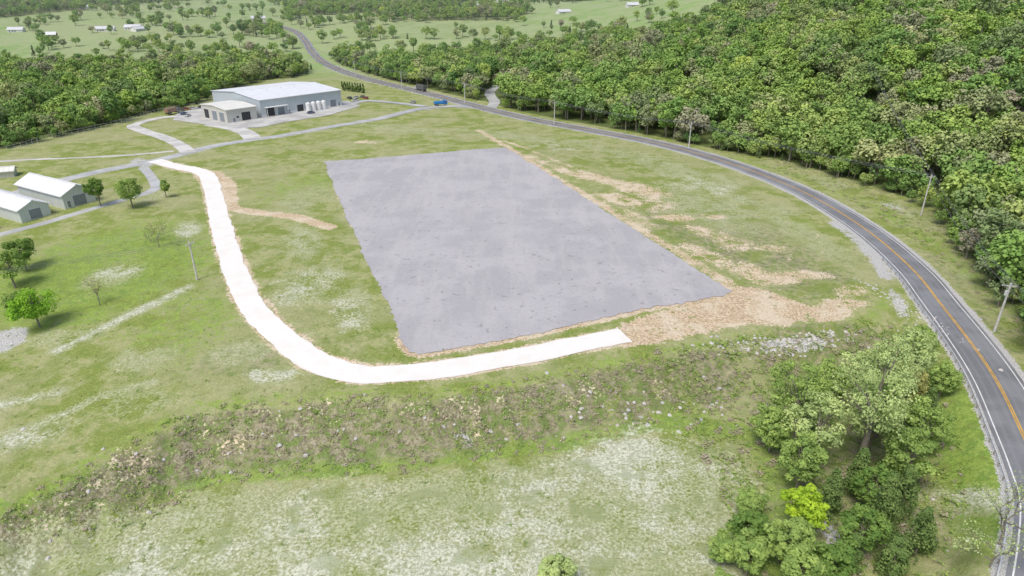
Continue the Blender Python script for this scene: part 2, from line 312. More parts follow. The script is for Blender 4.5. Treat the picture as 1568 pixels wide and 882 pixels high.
ribbon([(-182,165),(-160,175),(-146,187),(-137,200),(-130,212),(-126,224),(-135,240),(-146,255)],-1.8,1.8,M_dr,'driveway',rag=.12,extra=-.02,seed=8)
def slab(P,mat,name,zo,step=.7,jit=.12,seed=3,grid=2.0):
    r=np.random.default_rng(seed);pts=[];Pc=P+[P[0]]
    for (x0,y0),(x1,y1) in zip(Pc[:-1],Pc[1:]):
        L=math.hypot(x1-x0,y1-y0);n=max(1,int(L/step))
        for k in range(n):
            t=k/n;pts.append((x0+(x1-x0)*t,y0+(y1-y0)*t))
    pts=np.array(pts);j=r.normal(0,jit,pts.shape);w=np.cumsum(r.normal(0,jit*.6,pts.shape),0);kk=41
    sm=np.stack([np.convolve(np.r_[w[-kk:,i],w[:,i],w[:kk,i]],np.ones(kk)/kk,'same')[kk:-kk] for i in (0,1)],1)
    pts=pts+j+(w-sm)*.8;n=len(pts)
    A,B=np.meshgrid(np.arange(pts[:,0].min(),pts[:,0].max(),grid),np.arange(pts[:,1].min(),pts[:,1].max(),grid));A=A.ravel();B=B.ravel()
    k=sdf(A,B,[tuple(p) for p in P])>1.5;inn=np.c_[A[k],B[k]]
    allp=[Vector((float(a),float(b))) for a,b in np.r_[pts,inn]]
    vv,ee,ff,_,_,_=delaunay_2d_cdt(allp,[(i,(i+1)%n) for i in range(n)],[],1,1e-4)
    vx=np.array([(v.x,v.y) for v in vv]);tri=np.array([f for f in ff if len(f)==3])
    a,b,c=vx[tri[:,0]],vx[tri[:,1]],vx[tri[:,2]];cr=(b[:,0]-a[:,0])*(c[:,1]-a[:,1])-(b[:,1]-a[:,1])*(c[:,0]-a[:,0]);tri[cr<0]=tri[cr<0][:,::-1]
    z=height(vx[:,0],vx[:,1])+zo
    return obj(name,mesh_np(name,np.c_[vx,z],tri,[mat],smooth=True))
def pad_mat():
    n=NT('pad_gravel');p=n.pos()
    st=n.mapping(p,(.16,.022,.1),(0,0,math.radians(-22)));s1=n.noise(st,1,4,.65);m=n.noise(p,.06,5,.65);f=n.noise(p,4,3,.75);f2=n.noise(p,1.1,4,.75)
    c=n.mix(n.sm(m,.42,.6),(.385,.374,.386),(.455,.442,.452));c=n.mix(n.math('MULTIPLY',n.sm(s1,.47,.6),.5),c,(.50,.485,.485))
    c=n.mix(n.math('MULTIPLY',n.sm(f2,.5,.62),.4),c,(.36,.35,.355));c=n.mix(n.math('MULTIPLY',n.sm(f,.48,.6),.45),c,(.53,.515,.515))
    sp=n.noise(p,.7,2,.5);c=n.mix(n.math('MULTIPLY',n.sm(sp,.66,.70),.5),c,(.23,.22,.22))
    return n.bsdf(c,.95,0,f,.4,.05,.1)
slab(PAD,pad_mat(),'gravel_pad',.10,jit=.22)
slab(YARD,M_yd,'building_yard',.16,jit=.15,seed=5)
# ------------------------------------------------------------------ trees
def leafset(r,C,Rl,nl,ls,flat=.85,up=.5,val=None,jit=.4,r0=.8):
    L=len(C);d=r.normal(size=(L*nl,3));d[:,2]+=.35;d/=np.linalg.norm(d,axis=1)[:,None]
    ci=np.repeat(np.arange(L),nl);c=C[ci];rr=Rl[ci]*r.uniform(r0,1.1,L*nl)
    p=c+d*rr[:,None]*np.array([1,1,flat])
    nrm=d+r.normal(size=d.shape)*jit+np.array([0,0,up]);nrm/=np.linalg.norm(nrm,axis=1)[:,None]
    a=np.cross(nrm,r.normal(size=d.shape));a/=np.linalg.norm(a,axis=1)[:,None]+1e-9;b=np.cross(nrm,a)
    s=(ls*r.uniform(.55,1.25,L*nl))[:,None];e=r.uniform(.55,1,L*nl)[:,None]
    V=np.stack([p-a*s,p-b*s*e,p+a*s,p+b*s*e],1).reshape(-1,3)
    F_=np.arange(len(p)*4).reshape(-1,4)
    t=(np.random.default_rng(5).uniform(0,1,L) if val is None else val)[ci]*.6+r.uniform(0,.4,L*nl)
    return V,F_,np.repeat(t,4)
def tree_mesh(name,seed,h,R,base,nlobe,nl,ls,mats,kind='round',limbs=6,tr=.022,r0=.8,lr=(.2,.40)):
    r=np.random.default_rng(seed);C=[];RL=[]
    a=(h-base)/2;cz=base+a
    if kind=='round':
        ph=r.uniform(0,6.28,3);lean=r.normal(0,.05,2)*h
        for i in range(nlobe):
            u=r.normal(size=3);u/=np.linalg.norm(u);u[2]=u[2]*.9+.2
            k=r.uniform(.4,1)**.5;an=math.atan2(u[1],u[0]);w=1+.18*math.sin(2*an+ph[0])+.14*math.sin(3*an+ph[1])
            C.append((u[0]*R*.74*k*w+lean[0]*.5,u[1]*R*.74*k*w+lean[1]*.5,cz+u[2]*a*.78*k));RL.append(R*r.uniform(*lr)*(1.1-.25*abs(u[2])))
        C.append((0,0,cz));RL.append(R*.55)
    else:
        for i in range(nlobe):
            t=r.uniform(0,1)**.8;rad=R*(1-t)**.75*r.uniform(.45,.85);an=r.uniform(0,6.28)
            C.append((math.cos(an)*rad,math.sin(an)*rad,base+t*(h-base)*.95));RL.append(R*(.2+.22*(1-t)))
    C=np.array(C);RL=np.array(RL);lv=r.uniform(0,1,len(C))
    V,Fl,T=leafset(r,C,RL,nl,ls,val=lv,flat=.8 if kind=='round' else 1.25,up=.5 if kind=='round' else .3,r0=r0)
    VV=[V];FF=[Fl];TT=[T];MI=[np.zeros(len(Fl),int)];b=len(V)
    top=h*.82
    pts=[(0,0,-1.2),(r.normal(0,.1),r.normal(0,.1),h*.25),(r.normal(0,.25),r.normal(0,.25),h*.5),(r.normal(0,.3),r.normal(0,.3),top)]
    tubes=[tube(pts,[h*tr*1.2,h*tr,h*tr*.65,h*tr*.15],7)]
    if limbs:
      for i in r.choice(len(C),min(limbs,len(C)),replace=False):
        z0=h*r.uniform(.2,.5);c=C[i];mid=(c[0]*.45,c[1]*.45,z0+(c[2]-z0)*.6)
        tubes.append(tube([(0,0,z0),mid,c],[h*tr*.45,h*tr*.3,h*tr*.08],5))
    for v,f in tubes:
        VV.append(v);FF.append(f+b);TT.append(np.zeros(len(v)));MI.append(np.ones(len(f),int));b+=len(v)
    return mesh_np(name,np.concatenate(VV),np.concatenate(FF),mats,np.concatenate(MI),dict(tone=np.concatenate(TT)),smooth=False)
def leaf_mat(name,stops,rand=True,trans=0.0,vr=.6):
    n=NT(name);t=n.attr('tone')
    if rand:
        oi=n.n('ShaderNodeObjectInfo');cr=n.n('ShaderNodeValToRGB');n.l(oi.outputs['Random'],cr.inputs[0]);e=cr.color_ramp.elements
        e[0].position=stops[0][0];e[0].color=(*stops[0][1],1);e[1].position=stops[-1][0];e[1].color=(*stops[-1][1],1)
        for q,cc in stops[1:-1]: el=e.new(q);el.color=(*cc,1)
        c0=cr.outputs[0]
        nz=n.noise(oi.outputs['Location'],.012,3,.6)
        c0=n.mix(n.math('MULTIPLY',n.sm(nz,.44,.58),.4),c0,tuple(x*.85 for x in stops[len(stops)//2][1]))
    else: c0=n.mix(0.0,stops[0][1],stops[0][1])
    hs=n.n('ShaderNodeHueSaturation');n.l(c0,hs.inputs['Color']);n.l(n.math('ADD',n.math('MULTIPLY',t,vr),1-.5*vr),hs.inputs['Value'])
    n.l(n.math('ADD',n.math('MULTIPLY',t,-.03),.512),hs.inputs['Hue'])
    d=n.n('ShaderNodeBsdfDiffuse');n.l(hs.outputs[0],d.inputs[0])
    if trans:
        tr=n.n('ShaderNodeBsdfTranslucent');mx_=n.n('ShaderNodeMixShader');mx_.inputs[0].default_value=trans
        n.l(hs.outputs[0],tr.inputs[0]);n.l(d.outputs[0],mx_.inputs[1]);n.l(tr.outputs[0],mx_.inputs[2]);n.l(mx_.outputs[0],n.out.inputs[0])
    else: n.l(d.outputs[0],n.out.inputs[0])
    return n.m
M_bark=simple('bark',(.26,.23,.19),.95,0,.3,6,.1)
M_fol=leaf_mat('forest_foliage',[(0,(.15,.27,.085)),(.14,(.22,.37,.10)),(.3,(.30,.46,.10)),(.42,(.22,.37,.11)),(.52,(.26,.41,.12)),(.64,(.36,.49,.13)),(.76,(.35,.38,.21)),(.86,(.16,.28,.09)),(.94,(.41,.38,.27)),(1,(.43,.56,.13))],vr=.45)
M_jun=leaf_mat('juniper_foliage',[(0,(.11,.18,.07)),(.5,(.14,.21,.08)),(1,(.18,.25,.09))])
src=bpy.data.collections.new('tree_kinds')
def src_add(nm,me): o=obj(nm,me,link=False);src.objects.link(o)
for i in range(9):
    r=np.random.default_rng(100+i);R=r.uniform(4.4,7.2)
    src_add('a_deciduous_%d'%i,tree_mesh('deciduous_tree_mesh_%d'%i,200+i,r.uniform(11.5,18),R,r.uniform(1.5,3.5),28,50,.49,[M_fol,M_bark],limbs=2,r0=.86,lr=(.15,.35)))
for i in range(2):
    src_add('b_juniper_%d'%i,tree_mesh('juniper_mesh_%d'%i,300+i,10,2.6,.4,20,36,.42,[M_jun,M_bark],'cone',limbs=0))
def gn_group():
    g=bpy.data.node_groups.new('scatter','GeometryNodeTree')
    g.interface.new_socket('Geometry',in_out='INPUT',socket_type='NodeSocketGeometry');g.interface.new_socket('Geometry',in_out='OUTPUT',socket_type='NodeSocketGeometry')
    return g
def scatter(name,P,idx,rot,scale,coll):
    me=bpy.data.meshes.new(name);me.vertices.add(len(P));me.vertices.foreach_set('co',np.asarray(P,np.float32).ravel())
    a=me.attributes.new('idx','INT','POINT');a.data.foreach_set('value',np.asarray(idx,np.int32))
    a=me.attributes.new('rotz','FLOAT','POINT');a.data.foreach_set('value',np.asarray(rot,np.float32))
    a=me.attributes.new('scl','FLOAT_VECTOR','POINT');a.data.foreach_set('vector',np.asarray(scale,np.float32).ravel())
    o=obj(name,me);g=gn_group();N=g.nodes;L=g.links
    gi=N.new('NodeGroupInput');go=N.new('NodeGroupOutput');ip=N.new('GeometryNodeInstanceOnPoints');ci=N.new('GeometryNodeCollectionInfo')
    ci.inputs['Collection'].default_value=coll;ci.inputs['Separate Children'].default_value=True;ci.inputs['Reset Children'].default_value=True
    def na(nm,ty):
        x=N.new('GeometryNodeInputNamedAttribute');x.data_type=ty;x.inputs['Name'].default_value=nm;return x.outputs['Attribute']
    cx=N.new('ShaderNodeCombineXYZ');L.new(na('rotz','FLOAT'),cx.inputs[2])
    L.new(gi.outputs[0],ip.inputs['Points']);L.new(ci.outputs[0],ip.inputs['Instance']);ip.inputs['Pick Instance'].default_value=True
    L.new(na('idx','INT'),ip.inputs['Instance Index']);L.new(cx.outputs[0],ip.inputs['Rotation']);L.new(na('scl','FLOAT_VECTOR'),ip.inputs['Scale'])
    L.new(ip.outputs[0],go.inputs[0]);md=o.modifiers.new('scatter','NODES');md.node_group=g;return o
def jgrid(x0,x1,y0,y1,s,jit=.42):
    xs=np.arange(x0,x1,s);ys=np.arange(y0,y1,s*.87);A,B=np.meshgrid(xs,ys);A=A+(np.arange(len(ys))%2)[:,None]*s/2
    A=A.ravel()+rng.uniform(-jit,jit,A.size)*s;B=B.ravel()+rng.uniform(-jit,jit,B.size)*s;return A,B
def vis(x,y,m=60): return (np.abs(x)<.9*y+m+40)
def put_forest(name,x,y,sc,jfrac=.06):
    n=len(x);z=height(x,y)-.3
    idx=rng.integers(0,9,n);j=rng.uniform(0,1,n)<jfrac;idx[j]=9+rng.integers(0,2,j.sum())
    s=rng.uniform(.62,1.25,n)*sc;sz=s*rng.uniform(.85,1.15,n);s[j]*=.85
    scatter(name,np.c_[x,y,z],idx,rng.uniform(0,6.28,n),np.c_[s,s,sz],src)
dside=lambda x,y:dpoly(x,y,SIDE)
x,y=jgrid(-200,1300,40,900,8.2,.48);k=inpoly(x,y,RFOREST)&vis(x,y)&(dpoly(x,y,HWl)>12)&(dside(x,y)>7)&(rng.uniform(0,1,len(x))<.97)
put_forest('hillside_forest',x[k],y[k],1.04,.04)
x,y=jgrid(-1000,-160,190,640,8.4,.48);k=inpoly(x,y,LFOREST)&vis(x,y)&(dpoly(x,y,HWl)>12);put_forest('valley_forest',x[k],y[k],.92,.07)
ex=[];ey=[]
for P in (RFOREST[:18],RFOREST[28:],LFOREST[:12]):
    c=catmull(P,3.0);c=c+rng.normal(0,2.2,c.shape);ex+=list(c[:,0]);ey+=list(c[:,1])
ex=np.array(ex);ey=np.array(ey);k=(dpoly(ex,ey,HWl)>11)&(dside(ex,ey)>5);ex,ey=ex[k],ey[k]
put_forest('forest_edge_thicket',ex,ey,.5,.15)
x,y=jgrid(-2600,2200,530,2900,11);inside=inpoly(x,y,RFOREST)|inpoly(x,y,LFOREST)
k=vis(x,y,100)&~inside&(dpoly(x,y,HWl)>14)&((y>600)|(x<-330)|(x>0));x,y=x[k],y[k];I,e=cells(x,y)
cl=np.sin(x/37+y/51)*np.sin(x/71-y/43)
den=np.where(wood[I],.94,np.where((e<9)&(stone[I]>.4),.75,np.where(cl>.82,.5,.018)));k=rng.uniform(0,1,len(x))<den
put_forest('distant_woodland',x[k],y[k],.84+0*x[k],.06)
def leafc(nm,c,tr=.25): return leaf_mat(nm,[(0,c)],False,tr)
ML=dict(pale=leafc('leaf_pale',(.50,.62,.25)),mid=leafc('leaf_mid',(.33,.47,.13)),bright=leafc('leaf_bright',(.44,.64,.06)),dark=leafc('leaf_dark',(.20,.33,.08)),yel=leafc('leaf_yellow',(.48,.50,.18)),green=leafc('leaf_green',(.28,.52,.06)),jun=leafc('leaf_juniper',(.15,.23,.07),0))
def tree(nm,x,y,h,R,base,mat,seed,kind='round',nlobe=64,nl=88,ls=.20,limbs=12,**k):
    z=float(height([x],[y])[0])
    if kind=='round': k.setdefault('lr',(.12,.27))
    me=tree_mesh(nm+'_mesh',seed,h,R,base,nlobe,nl,ls,[ML[mat],M_bark],kind,limbs=limbs,**k)
    obj(nm,me,None,(x,y,z),0)
T=[(56,84,25,6.8,3,'pale',1),(49,92,16,5.6,1.5,'mid',2),(64,94,22,6.2,2,'pale',3),(73,104,15,5,1,'pale',4),(70,97,12,4,1,'yel',6),
(41,70,8.5,3.4,.6,'bright',7),(36,64,8.5,3.6,.5,'mid',8),(30.5,62,7,3,.4,'mid',9),(34,72,6,2.6,.3,'mid',10),(44,79,11,4.2,.5,'mid',11),(48,84,15,4.8,.5,'pale',12),(61,80,12,4.6,.5,'mid',13),(66,86,12,4.4,.5,'mid',26),(43,88,9,4,.3,'mid',27),(79,110,9,3.6,.5,'mid',28),(57,100,12,4.6,.5,'mid',29),(47,66,9,3.6,.3,'dark',30),(36,58.5,8,3.4,.3,'mid',31),(32,67,6.5,3,.3,'dark',32),(66,104,12,4.4,.5,'pale',33),(53,75,9,3.4,.4,'dark',34),(28,64,5,2.6,.2,'mid',35),(76,98,8,3,.3,'mid',36),(60,89,16,5,1,'mid',37),(52,96,10,4,.5,'mid',38),
(-134,205,9.5,3.6,2,'dark',14),(-122.5,203,10,5,1.5,'mid',15),(-117,214,6.5,2,1,'mid',16),(-102,125,9,5.4,1,'green',17),(-121,145,10,5,1,'mid',18),(-112,132,5,3,.5,'mid',19),(5.5,60,5.5,2.6,.3,'pale',20),(-125,155,9,4.5,1,'dark',23),(26,57,6,2.8,.3,'mid',24),(41,61,7,3.4,.3,'dark',25)]
for x,y,h,R,b,m,s in T: tree('deciduous_tree',x,y,h,R,b,m,s)
for x,y,h,R,s in [(52,70,12,2.8,31),(57,74,10,2.7,32),(46.5,74,8.5,2.3,33),(53,79,9,2.6,34),(45,64,6,1.9,35),(50,63,7,2.2,36),(71,93,8,2.3,37),(55,66,8.5,2.4,38)]:
    tree('juniper_tree',x,y,h,R,.2,'jun',s,'cone',44,90,.17,0)
def bare_tree(x,y,h,seed,leafy=0,mat='yel'):
    r=np.random.default_rng(seed);tubes=[];tips=[]
    def grow(p,d,L,rad,dep):
        q=p+d*L*.5+r.normal(0,.05*L,3);e=p+d*L+r.normal(0,.06*L,3)
        tubes.append(tube([p,q,e],[rad,rad*.8,rad*.6],5 if dep<2 else 3))
        if dep>=4: tips.append(e);return
        if dep>=2: tips.append(q)
        for k in range(3 if dep>0 else 4):
            nd=d*.75+r.normal(0,.5,3)+np.array([0,0,.18]);nd/=np.linalg.norm(nd);grow(e if k else q,nd,L*r.uniform(.62,.82),rad*.58,dep+1)
    grow(np.array([0,0,-.5]),np.array([.03,.02,1.]),h*.33,h*.016,0)
    VV=[];FF=[];MI=[];TT=[];b=0
    for v,f in tubes: VV.append(v);FF.append(f+b);MI.append(np.ones(len(f),int));TT.append(np.zeros(len(v)));b+=len(v)
    if leafy:
        tp=np.array(tips);V,Fl,Tn=leafset(r,tp,np.full(len(tp),h*.06),leafy,.13,val=r.uniform(0,1,len(tp)));VV.append(V);FF.append(Fl+b);MI.append(np.zeros(len(Fl),int));TT.append(Tn)
    me=mesh_np('bare_tree_mesh',np.concatenate(VV),np.concatenate(FF),[ML[mat],M_bark],np.concatenate(MI),dict(tone=np.concatenate(TT)))
    obj('bare_tree',me,None,(x,y,float(height([x],[y])[0])))
bare_tree(62.5,62.5,12,1,6,'pale');bare_tree(-94,134,8,2,2);bare_tree(-97,168,9,3,2,'pale');bare_tree(59,59,8,4,5,'pale');bare_tree(-101,172,6,5,3);bare_tree(-108,103,6,6,3,'mid')
# ------------------------------------------------------------------ low scatter: brush + rocks
src2=bpy.data.collections.new('ground_cover_kinds')
def tuft(nm,seed,n,hh,rad,mat):
    r=np.random.default_rng(seed);C=np.c_[r.normal(0,rad*.5,6),r.normal(0,rad*.5,6),r.uniform(.05,hh*.5,6)]
    V,Fl,Tn=leafset(r,C,np.full(6,rad*.45),n//6,.10,flat=.6,val=r.uniform(0,1,6),up=1.2);V[:,2]=np.abs(V[:,2])
    o=obj(nm,mesh_np(nm,V,Fl,[mat],attrs=dict(tone=Tn)),link=False);src2.objects.link(o)
M_br=leaf_mat('dry_brush',[(0,(.38,.33,.24)),(.5,(.46,.40,.30)),(1,(.33,.34,.17))])
M_gt=leaf_mat('weed_leaves',[(0,(.19,.32,.07)),(.5,(.27,.38,.09)),(1,(.34,.41,.15))])
M_st=simple('limestone',(.54,.52,.49),.9,0,.2,3)
tuft('a_brush_0',1,48,.6,.6,M_br);tuft('a_brush_1',2,42,.4,.5,M_br);tuft('b_weed_0',3,42,.45,.5,M_gt);tuft('b_weed_1',4,36,.25,.45,M_gt)
def rock(nm,seed):
    r=np.random.default_rng(seed);import bmesh
    bm=bmesh.new();bmesh.ops.create_icosphere(bm,subdivisions=2,radius=.5)
    ax=[Vector(r.normal(size=3)).normalized() for _ in range(7)]
    for v in bm.verts:
        for a in ax:
            d=v.co.dot(a)
            if d>.3: v.co-=a*(d-.3)
        v.co.z*=.7
    me=bpy.data.meshes.new(nm);bm.to_mesh(me);bm.free();me.materials.append(M_st);o=obj(nm,me,link=False);src2.objects.link(o)
rock('c_rock_0',1);rock('c_rock_1',2)
P=[];ID=[];S=[]
def addpts(x,y,ids,smin,smax):
    z=height(x,y)
    for a,b,c_ in zip(x,y,z): P.append((a,b,c_));ID.append(rng.choice(ids));s=rng.uniform(smin,smax);S.append((s,s,s*rng.uniform(.7,1.1)))
x=rng.uniform(-90,60,12000);y=rng.uniform(70,125,12000);d=sdf(x,y,EMB);k=(d>1)&(d<15.5)&(dpoly(x,y,HWl)>9)&(rng.uniform(0,1,len(x))<.55+.45*np.sin(x/3+y/2)*np.sin(x/5));addpts(x[k],y[k],[0,1,2,0,2,3],.35,1.3)
x=rng.uniform(28,85,1800);y=rng.uniform(55,125,1800);k=(dpoly(x,y,HWl)>9)&(sdf(x,y,EMB)>1)&(x>30+(90-y)*.1);addpts(x[k],y[k],[2,3,2,0],.6,2.0)
x=rng.uniform(-110,40,2400);y=rng.uniform(55,180,2400);k=(sdf(x,y,PAD)<-3)&(dpoly(x,y,WHITE)>5);addpts(x[k],y[k],[2,3,3],.3,.8)
x=rng.uniform(98,128,1500);y=rng.uniform(90,270,1500);k=(dpoly(x,y,HWl)>9)&(dpoly(x,y,HWl)<34)&(x>100);addpts(x[k],y[k],[2,3,3,0],.5,1.5)
x=rng.uniform(0,95,1400);y=rng.uniform(130,300,1400);k=(sdf(x,y,PAD)<-3)&(dpoly(x,y,HWl)>9);addpts(x[k],y[k],[2,3,1],.3,.9)
scatter('brush_and_weeds',P,ID,rng.uniform(0,6.28,len(P)),S,src2)
P=[];ID=[];S=[]
def rr(cx,cy,sx,sy,n,a,b,s0,s1):
    u=rng.normal(0,sx,n);v=rng.normal(0,sy,n);a_=math.radians(a);addpts(cx+u*math.cos(a_)-v*math.sin(a_),cy+u*math.sin(a_)+v*math.cos(a_),[4,5],s0,s1)
rr(57,117.5,8,1.3,260,12,0,.3,1.1);rr(88,132,1.0,8,130,12,0,.25,.7);rr(45.5,68,1,3,40,0,0,.3,.8)
rr(0,93,38,3,50,6,0,.4,1.2);rr(-45,85,20,6,18,10,0,.4,1.0);rr(30,100,14,4,22,15,0,.5,1.3);rr(60,190,18,40,50,0,0,.25,.6);rr(64,72,4,8,8,0,0,.5,1.1)
scatter('riprap_rocks',P,ID,rng.uniform(0,6.28,len(P)),S,src2)
# ------------------------------------------------------------------ guardrail
M_gal=simple('galvanised_steel',(.66,.68,.70),.45,.1,.12,2);M_wood=simple('weathered_wood',(.36,.32,.27),.9,0,.25,4)
C=HWd;Tn=np.gradient(C,axis=0);Tn/=np.linalg.norm(Tn,axis=1)[:,None];N=np.c_[-Tn[:,1],Tn[:,0]];G=C+N*5.3;sel=(C[:,1]>44)&(C[:,1]<160)&(C[:,0]>40);G=G[sel];Nn=N[sel]
zz=height(G[:,0],G[:,1])
prof=[(.0,.46),(-.08,.52),(-.08,.58),(.0,.64),(-.08,.70),(-.08,.76),(.0,.82),(.06,.82)]
V=[];Fs=[]
for i in range(len(G)):
    for o_,z_ in prof: V.append((G[i,0]+Nn[i,0]*o_,G[i,1]+Nn[i,1]*o_,zz[i]+z_))
m_=len(prof)
for i in range(len(G)-1):
    for k in range(m_-1): Fs.append((i*m_+k,(i+1)*m_+k,(i+1)*m_+k+1,i*m_+k+1))
parts=[(V,Fs,0)]
for i in range(0,len(G),2):
    x_,y_=G[i]+Nn[i]*.14;parts.append(box(x_-.07,y_-.07,zz[i]-.9,x_+.07,y_+.07,zz[i]+.76,1))
bm_obj('guardrail',parts,[M_gal,M_wood])
# ------------------------------------------------------------------ utility poles
M_pole=simple('pole_wood',(.60,.58,.55),.9,0,.2,3);M_ins=simple('insulator',(.55,.55,.55),.4);M_wire=simple('wire',(.12,.13,.14),.5)
def pole(x,y,h,ang,arms=1):
    z=float(height([x],[y])[0]);e=bpy.data.objects.new('utility_pole',None);COL.objects.link(e);e.location=(x,y,z);e.rotation_euler=(0,0,ang)
    bm_obj('shaft',[cyl((0,0,-1),(0,0,h),.26,.17,10)],[M_pole],e)
    pr=[box(-1.4,-.25,h-.74,1.4,-.09,h-.54)]
    for s_ in (-1,1): pr.append(cyl((s_*.1,-.2,h-1.3),(s_*.8,-.2,h-.66),.03,.03,6))
    for xx in (-1.2,-.45,1.2): pr.append(cyl((xx,-.15,h-.54),(xx,-.15,h-.3),.06,.04,8,1))
    pr.append(cyl((0,0,h),(0,0,h+.3),.06,.04,8,1))
    bm_obj('crossarm',pr,[M_pole,M_ins],e)
    if arms>1: bm_obj('transformer',[cyl((.38,.1,h-2.6),(.38,.1,h-1.7),.26,.26,12),cyl((.38,.1,h-1.7),(.38,.1,h-1.5),.08,.06,8)],[M_gal],e)
    a=np.array([math.cos(ang),math.sin(ang)]);return [np.array([x+a[0]*o,y+a[1]*o,z+h-.3]) for o in (-1.2,1.2)]+[np.array([x,y,z+h+.3])]
line=[(90,52,11),(100.2,119.7,11),(127.8,195.3,13),(79,292,11),(22,346,11.5),(-29,414,12),(-77,474,12),(-124.5,543,12),(-182,640,12)]
ends=[]
for i,(x,y,h) in enumerate(line):
    a=line[max(0,i-1)];b=line[min(len(line)-1,i+1)];ends.append(pole(x,y,h,math.atan2(b[1]-a[1],b[0]-a[0])+math.pi/2,1+(i%2)))
l2=[(-135,128,10),(-76.7,145.7,10),(-20,320,10)];e2=[pole(*l2[0],.9),pole(*l2[1],1.2)]
hp=pole(159,305,16,.3)
WP=[]
def wire(a,b,sag=1.2,r=.055):
    t=np.linspace(0,1,13);p=a[None]*(1-t)[:,None]+b[None]*t[:,None];p[:,2]-=sag*4*t*(1-t);v,f=tube(p,[r]*13,4);WP.append((v,[tuple(q) for q in f],0))
for A,B in zip(ends[:-1],ends[1:]):
    for a,b in zip(A,B): wire(a,b,1.5)
for a,b in zip(e2[0],e2[1]): wire(a,b,.8,.03)
for a,b in zip(ends[2],hp): wire(a,b,1.5)
bm_obj('power_lines',WP,[M_wire])
# ------------------------------------------------------------------ buildings
def panel_mat(name,col,freq=3.0,axis_=0,metal=.0,rough=.5):
    n=NT(name);o=n.n('ShaderNodeTexCoord').outputs['Object'];sx=n.n('ShaderNodeSeparateXYZ');n.l(o,sx.inputs[0])
    s1=n.math('SINE',n.math('MULTIPLY',n.math('ADD',sx.outputs[0],sx.outputs[1]) if axis_==2 else sx.outputs[axis_],freq*2))
    m=n.noise(o,.3,5);c=n.mix(n.sm(m,.3,.7),tuple(x*.92 for x in col),col);c=n.mix(n.sm(s1,.8,1.0),c,tuple(x*.8 for x in col))
    return n.bsdf(c,rough,metal,s1,.3,.05,.4)
M_roof=panel_mat('white_metal_roof',(.80,.82,.84),2.0,0);M_roof2=panel_mat('cream_metal_roof',(.82,.81,.74),2,0)
M_wall=panel_mat('blue_grey_metal_wall',(.54,.60,.63),2.5,2);M_wall2=panel_mat('tan_metal_wall',(.62,.61,.56),2.5,2);M_dk=simple('dark_opening',(.05,.055,.06),.6);M_door=simple('door_panel',(.24,.27,.30),.5);M_trim=simple('white_trim',(.78,.78,.76),.5)
M_shw=panel_mat('white_shed_wall',(.64,.68,.66),4,2);M_glass=simple('window_glass',(.06,.08,.10),.15,0,.1,1,.6)
def building(name,x,y,rz,L,W,eave,ridge,wall,roof,doors=(),z=None,ov=.5):
    e=bpy.data.objects.new(name,None);COL.objects.link(e);zz=float(height([x],[y])[0])+.02 if z is None else z
    e.location=(x,y,zz);e.rotation_euler=(0,0,rz)
    V=[(0,0,-2.5),(L,0,-2.5),(L,W,-2.5),(0,W,-2.5),(0,0,eave),(L,0,eave),(L,W,eave),(0,W,eave),(0,W/2,ridge),(L,W/2,ridge)]
    bm_obj('walls',[(V,[(0,1,5,4),(1,2,6,9,5),(2,3,7,6),(3,0,4,8,7)],0)],[wall],e)
    sl=(ridge-eave)/(W/2);yo=-ov;zo=eave-sl*ov;t=.22
    Vr=[(-ov,yo,zo+.03),(L+ov,yo,zo+.03),(L+ov,W/2,ridge+.03),(-ov,W/2,ridge+.03),(-ov,W+ov,zo+.03),(L+ov,W+ov,zo+.03)]
    Vr+= [(a,b,c_+t) for a,b,c_ in Vr]
    Fr=[(6,7,8,9),(9,8,11,10),(1,0,3,2),(3,4,5,2),(0,1,7,6),(5,4,10,11),(1,2,8,7),(2,5,11,8),(3,0,6,9),(4,3,9,10)]
    bm_obj('roof',[(Vr,Fr,0)],[roof],e)
    bm_obj('ridge_cap',[box(-ov,W/2-.35,ridge+t-.02,L+ov,W/2+.35,ridge+t+.10)],[M_trim],e)
    bm_obj('eave_gutter',[box(-ov,-ov-.2,zo-.05,L+ov,-ov-.01,zo+.2),box(-ov,W+ov+.01,zo-.05,L+ov,W+ov+.2,zo+.2)],[M_trim],e)
    pr=[]
    for side,a,b,z0,z1,mi in doors:
        for inset,m in ((.10,2),(.0,mi)):
            g=inset*1.5;th=.06 if m==2 else .10
            if side=='y0': pr.append(box(a-g,-th,z0,b+g,-.003,z1+g,m))
            else: pr.append(box(-th,a-g,z0,-.003,b+g,z1+g,m))
    if pr: bm_obj('doors_and_windows',pr,[M_dk,M_door,M_trim,M_glass],e)
    return e
rz=math.atan2(.75,.66)
main=building('warehouse',-136,362,rz,52,54,9,11,M_wall,M_roof,[('y0',3,8,.1,4.5,0),('y0',10,14,.1,4,1),('y0',16,17.2,.1,2.3,1),('y0',22,26,.1,4,0),('y0',44,48,.1,4.2,1),('y0',49.5,50.7,.1,2.2,1)])
bm_obj('wall_base',[box(.2,-.05,0,51.8,-.012,1.2)],[M_trim],main)
bm_obj('dock_canopy',[box(2,-3,5,15,-.1,5.2),box(2.1,-2.9,0,2.3,-2.7,5),box(14.7,-2.9,0,14.9,-2.7,5)],[M_trim],main)
bm_obj('roof_vents',[cyl((8+i*9,22,10.6),(8+i*9,22,11.2),.35,.35,10) for i in range(5)],[M_gal],main)
ann=building('warehouse_annex',-148.2,346.2,rz,16.6,28,6.6,7.5,M_wall2,M_roof2,[('x0',3,8,.1,4.8,1),('x0',11,16,.1,4.8,1),('x0',20,25,.1,4.8,0),('y0',3,4.2,.1,2.2,1),('y0',8,13,.1,4.5,0),('y0',5,6.5,2,3,3)])
